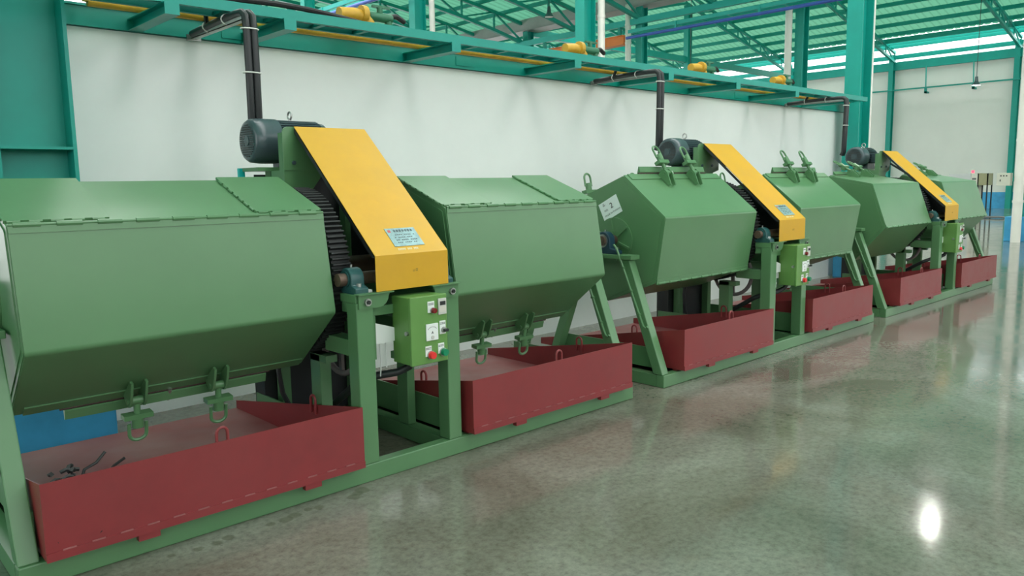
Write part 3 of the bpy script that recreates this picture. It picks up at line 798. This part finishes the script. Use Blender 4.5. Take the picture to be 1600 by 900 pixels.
    # control box on the right post
    bx0, bx1, by0, by1, bz0, bz1 = -.10, .145, -.738, -.560, .622, .996
    cbx = MB().box(bx0, bx1, by0+.02, by1, bz0, bz1).build('control_box', GB, M, bevel=.005)
    dr = MB().box(bx0-.003, bx1+.003, by0, by0+.02, bz0-.003, bz1+.003).build('box_door', GB, cbx, bevel=.005)
    MB().box(bx0+.02, .236, by1, by1+.008, bz0+.05, bz0+.09).build('box_bracket', G, cbx)
    MB().box(bx0+.02, .236, by1, by1+.008, bz1-.09, bz1-.05).build('box_bracket', G, cbx)
    MB().cyl((bx0, by0+.035, .80), (bx0-.014, by0+.035, .80), .012, 14).build('lock', STL, cbx, smooth=True)
    def legend(x, z, w, h): MB().box(x-w/2, x+w/2, by0-.003, by0, z-h/2, z+h/2).build('legend_plate', WPL, cbx)
    def legtext(x, z, rows):
        m = MB()
        for i in range(rows):
            for q in range(5): m.box(x-.018+q*.0075, x-.013+q*.0075, by0-.0035, by0-.003, z-i*.007-.002, z-i*.007+.002)
        m.build('legend_lettering', INK, cbx)
    def knob(x, z, r, l, material, nm):
        MB().cyl((x, by0-.003, z), (x, by0-.010, z), r*1.12, 20).build('bezel', STL, cbx, smooth=True)
        MB().cyl((x, by0-.010, z), (x, by0-.010-l, z), r, 20, r*.9).build(nm, material, cbx, smooth=True)
    legend(.035, .935, .045, .062); legtext(.035, .955, 2); knob(.045, .915, .0155, .018, DRED, 'indicator_lamp')
    MB().box(.082, .138, by0-.010, by0, .886, .976).build('timer_body', GPL, cbx, bevel=.003)
    MB().box(.092, .130, by0-.0115, by0-.010, .938, .960).build('timer_display', BLK, cbx)
    MB().box(.088, .132, by0-.0113, by0-.010, .900, .930).build('timer_face', mat('timer_face', (.62, .58, .52), .5, 0), cbx)
    MB().box(-.005, .078, by0-.008, by0, .748, .842).build('ammeter', WPL, cbx, bevel=.003)
    m = MB()
    for k in range(9):
        q = math.radians(150-15*k); m.box(.036+.032*math.cos(q)-.0012, .036+.032*math.cos(q)+.0012, by0-.0088, by0-.008, .800+.022*math.sin(q), .805+.022*math.sin(q))
    m.build('ammeter_scale', INK, cbx)
    text('ammeter_letter', 'A', .022, INK, cbx, (.036, by0-.009, .792), Matrix.Rotation(PI/2, 3, 'X').to_quaternion())
    MB().cyl((.036, by0-.008, .766), (.036, by0-.012, .766), .010, 14).build('ammeter_screw', GPL, cbx)
    legend(.112, .812, .042, .075); legtext(.112, .838, 2); knob(.118, .797, .0155, .006, STL, 'switch_base')
    MB().box(.105, .131, by0-.034, by0-.016, .790, .804).build('selector_switch', BLK, cbx)
    legend(.010, .690, .042, .058); legtext(.010, .708, 2); knob(.024, .668, .0215, .022, REDB, 'red_push_button')
    legend(.098, .695, .042, .058); legtext(.098, .713, 2); knob(.110, .672, .0215, .022, GRNB, 'green_push_button')
    # white trunking plate and hoses behind the box
    MB().prism([(-.225, .74), (-.225, .86), (-.10, .82), (-.10, .745)], FRT+.045, FRT+.055, axis='y').build('trunking_plate', WPL, M)
    MB().tube([(-.19, FRT+.06, .74), (-.185, FRT+.06, .64), (-.18, FRT+.08, .55)], .0035, 8).build('signal_wire', WPL, M, smooth=True)
    MB().tube([(-.15, FRT+.06, .74), (-.15, FRT+.06, .60)], .0035, 8).build('signal_wire', WPL, M, smooth=True)
    MB().tube([(.0, by1-.03, .622), (.0, by1-.01, .58), (-.05, by1+.03, .55), (-.16, by1+.08, .54), (-.24, by1+.16, .50), (-.2, by1+.5, .3), (-.05, by1+.85, .13)], .022, 10).build('flexible_conduit', CON, M, smooth=True)
    # brake wheel seen through the frame
    bw = MB().tube([(-.18, -.13+.20*math.cos(q), .70+.20*math.sin(q)) for q in [2*PI*k/32 for k in range(32)]], .018, 10, closed=True).build('hand_wheel', mat('wheel_grey', (.20, .17, .17), .5, .1, 10), M, smooth=True)
    m = MB()
    for k in range(3):
        q = 2*PI*k/3+.5; m.bar((-.18, -.13, .70), (-.18, -.13+.19*math.cos(q), .70+.19*math.sin(q)), .02, .03, side=(1, 0, 0))
    m.cyl((-.2, -.13, .70), (-.0, -.13, .70), .03, 14); m.build('wheel_spokes', MATS['wheel_grey'], bw)
    MB().tube([(-.33, .30, .63), (-.37, .30, .48), (-.35, .30, .33), (-.29, .30, .2), (-.25, .3, .11)], .016, 8).build('motor_hose', CON, M, smooth=True)
    # side plates under the trays
    for x in (-.378, .352):
        MB().box(x-.005, x+.005, FRT+.16, -FRT-.02, .10, .285).build('side_plate', G, M)
    for x in (-HL+.085, HL-.085):
        MB().box(x-.004, x+.004, FRT+.10, -FRT-.05, .125, .285).build('side_plate', G, M)
    return M

XCS = (2.533, 6.865, 11.145)
M1 = machine(XCS[0], 9.3, (-90, -30, 30, True, False), 'green hexagonal twin-barrel tumbling machine with clamps hanging under its barrels', (1.86, 1.80))
M2 = machine(XCS[1], -8.9, (90, 30, -30, False, True), 'green twin-barrel tumbling machine with a white NO. 2 paper on its barrel end', (1.805, 1.79))
M3 = machine(XCS[2], 19.5, (90, 30, -30, False, False), 'green twin-barrel tumbling machine whose barrel tops lie nearly flat, beside the far column', (1.835, 1.84))
# paper label on the second machine's barrel end
b2 = [c for c in M2.children if c.name.split('.')[0] == 'barrel'][0]
rotp = Matrix.Rotation(math.radians(-26.7), 3, 'X') @ Matrix((Vector((0, -1, 0)), Vector((0, 0, 1)), Vector((-1, 0, 0)))).transposed()
pc = Vector((-1.805-.0075, .048, 1.385))
pl = MB().box(-.105, .105, -.078, .078, -.0006, .0006).build('paper_label', PAP, b2)
pl.matrix_local = Matrix.LocRotScale(pc, rotp.to_quaternion(), None)
def lab(s, size, x, y, nm):
    p = pc+rotp @ Vector((x, y, .001)); text(nm, s, size, INK, b2, p, rotp.to_quaternion(), 'LEFT', .0002)
lab('\u54c1 :', .026, -.068, .050, 'label_lettering'); lab('NO.', .024, -.068, .000, 'label_lettering'); lab('2', .066, .004, .014, 'label_lettering')
lab('MADE IN TAIWAN', .0215, -.080, -.042, 'label_lettering')

# ------------------------------------------------------------------ red catch trays
def tray(Xc, x0, x1, label):
    L = x1-x0; yf = -.683; yb = .90
    T = empty('catch_tray', (Xc+x0, YC, .10), label, 'tray', 'red catch trays')
    zf, zb = .345, .075     # heights above the rail top
    MB().box(0, L, yf, yf+.005, .018, zf).build('front_panel', RD, T)
    MB().box(.0, L, yf-.006, yf, .016, .052).build('bottom_lip', RD, T)
    m = MB(); x = .06
    while x < L-.05:
        m.bar((x, yf-.004, .054), (x+.05, yf-.004, .054), .006, .005); x += .11
    m.build('weld_bead', mat('weld_pink', (.32, .11, .11), .5, .1, 10), T)['kind'] = 'stuff'
    MB().box(.004, L-.004, yf+.005, yb, .018, .023).build('tray_floor', RDF, T)
    for xx in (0, L-.005):
        MB().prism([(yf+.005, .018), (yf+.005, zf), (yb, zb), (yb, .018)], xx, xx+.005).build('side_panel', RD, T)
    for y in (-.60, .56): MB().box(.02, L-.02, y, y+.04, 0, .018).build('runner', RD, T)
    for x in (.35, L-.35): MB().box(x, x+.09, yf-.002, yf+.03, -.012, .018).build('foot_tab', RD, T)
    def u(p, ax):
        ax = Vector(ax); p = Vector(p); w = .026
        pts = [p-ax*w-Vector((0, 0, .045)), p-ax*w+Vector((0, 0, .035))]+[p-ax*w*math.cos(q)+Vector((0, 0, .035+w*math.sin(q))) for q in [PI*k/8 for k in range(1, 8)]]+[p+ax*w+Vector((0, 0, .035)), p+ax*w-Vector((0, 0, .045))]
        MB().tube(pts, .0075, 8).build('lifting_handle', RD, T, smooth=True)
    u((L/2, yf+.014, zf), (1, 0, 0))
    u((.014, -.18, zf-.175*.50), (0, 1, 0)); u((L-.014, -.18, zf-.175*.50), (0, 1, 0))
    return T
tray(XCS[0], -1.885, -.39, 'red steel catch tray with black cable scraps in its corner')
tray(XCS[0], .37, 1.885, 'red steel catch tray behind the hanging-clamp machine control box, next to the leaning green leg')
tray(XCS[1], -1.79, -.40, 'red steel catch tray under the barrel with the NO. 2 paper')
tray(XCS[1], .36, 1.76, 'red steel catch tray right of the second machine control box')
tray(XCS[2], -1.74, -.40, 'red steel catch tray under the flat-topped barrel nearest the second machine')
tray(XCS[2], .36, 1.88, 'red steel catch tray at the far end of the machine row')
# black scrap in the first tray
rnd = random.Random(3)
m = MB()
for k in range(14):
    p = Vector((.72+rnd.uniform(0, .18), 3.50+rnd.uniform(0, .22), .135+rnd.uniform(0, .06))); a = rnd.uniform(0, PI)
    dv = Vector((math.cos(a), math.sin(a), rnd.uniform(-.1, .35)))*.06
    m.tube([p-dv, p+Vector((0, 0, .02)), p+dv+Vector((0, 0, .01))], .008, 6)
m.tube([(.80, 3.56, .2), (.86, 3.58, .30), (.95, 3.55, .42), (.99, 3.53, .45)], .006, 6)
for k in range(34):
    h = rnd.uniform(.18, .45); w_ = (.50-h)*.5
    p = Vector((.70+rnd.uniform(0, .06+w_), 3.51+rnd.uniform(0, .05+w_), h)); a = rnd.uniform(0, PI)
    dv = Vector((math.cos(a)*.6+.3, abs(math.sin(a))*.4, rnd.uniform(-.25, .2)))*.05
    m.tube([p, p+dv*.5+Vector((0, 0, .008)), p+dv], .009, 6)
m.tube([(.80, 3.53, .36), (.83, 3.53, .44), (.88, 3.54, .455), (.92, 3.55, .49)], .006, 6)
tag(m.build('cable_scrap', RUB, smooth=True), 'tangle of black cable scraps in the tray corner', 'scrap')

# ------------------------------------------------------------------ conduits dropping from the partition to the motors
for Xc, lab_ in zip(XCS, ('black conduit pair dropping to the motor of the hanging-clamp machine', 'black conduit pair dropping to the motor of the NO. 2 machine', 'black conduit dropping in front of the partition end column')):
    x = Xc-.24
    t = empty('cable_conduit', (x, WY-.03, 2.655), lab_, 'conduit')
    ye = 4.86-WY+.03
    MB().box(-.022, .022, ye, 0, .0, .006).box(-.022, -.018, ye, 0, 0, .04).build('angle_arm', mat('galvanised_angle', (.45, .50, .47), .5, .1, 10, metal=.3), t)
    MB().box(-.05, .05, -.012, 0, -.01, .03).build('fixing_plate', STL, t)
    drop = -.69
    for dx, r in ((-.022, .024), (.024, .026)):
        MB().tube([(dx, -.04, .03), (dx, ye*.5, .045), (dx, ye+.10, .05), (dx, ye+.02, .045), (dx+.003, ye-.012, .02), (dx+.005, ye-.02, -.05), (dx+.01, ye-.012, -.3), (dx+.013, ye+.0, drop), (dx+.012, ye+.02, drop-.05)], r, 10).build('conduit_pipe', CON, t, smooth=True)
    MB().tube([(-.02, -.30, .04), (-.045, -.345, .09), (-.05, -.37, .13), (-.05, -.39, .15)], .016, 8).build('branch_cable', CON, t, smooth=True)
    def loop(c, u, v, a_, b_): MB().tube([Vector(c)+Vector(u)*a_*math.cos(q)+Vector(v)*b_*math.sin(q) for q in [2*PI*k/16 for k in range(16)]], .0045, 6, closed=True).build('cable_tie', TIE, t, smooth=True)
    for y in (ye*.35, ye*.7): loop((0, y, .038), (1, 0, 0), (0, 0, 1), .056, .036)
    for z in (-.06, -.33): loop((.005, ye-.016, z), (1, 0, 0), (0, 1, 0), .058, .033)

tag(MB().tube([(33.5, 9.55, .04), (33.45, 9.2, .05), (33.5, 8.9, .06), (33.5, 8.72, .045)], .04, 10).build('floor_hose', mat('grey_hose', (.16, .16, .16), .5, .1, 8), smooth=True), 'grey hose lying on the floor by the cream cabinet', 'hose')
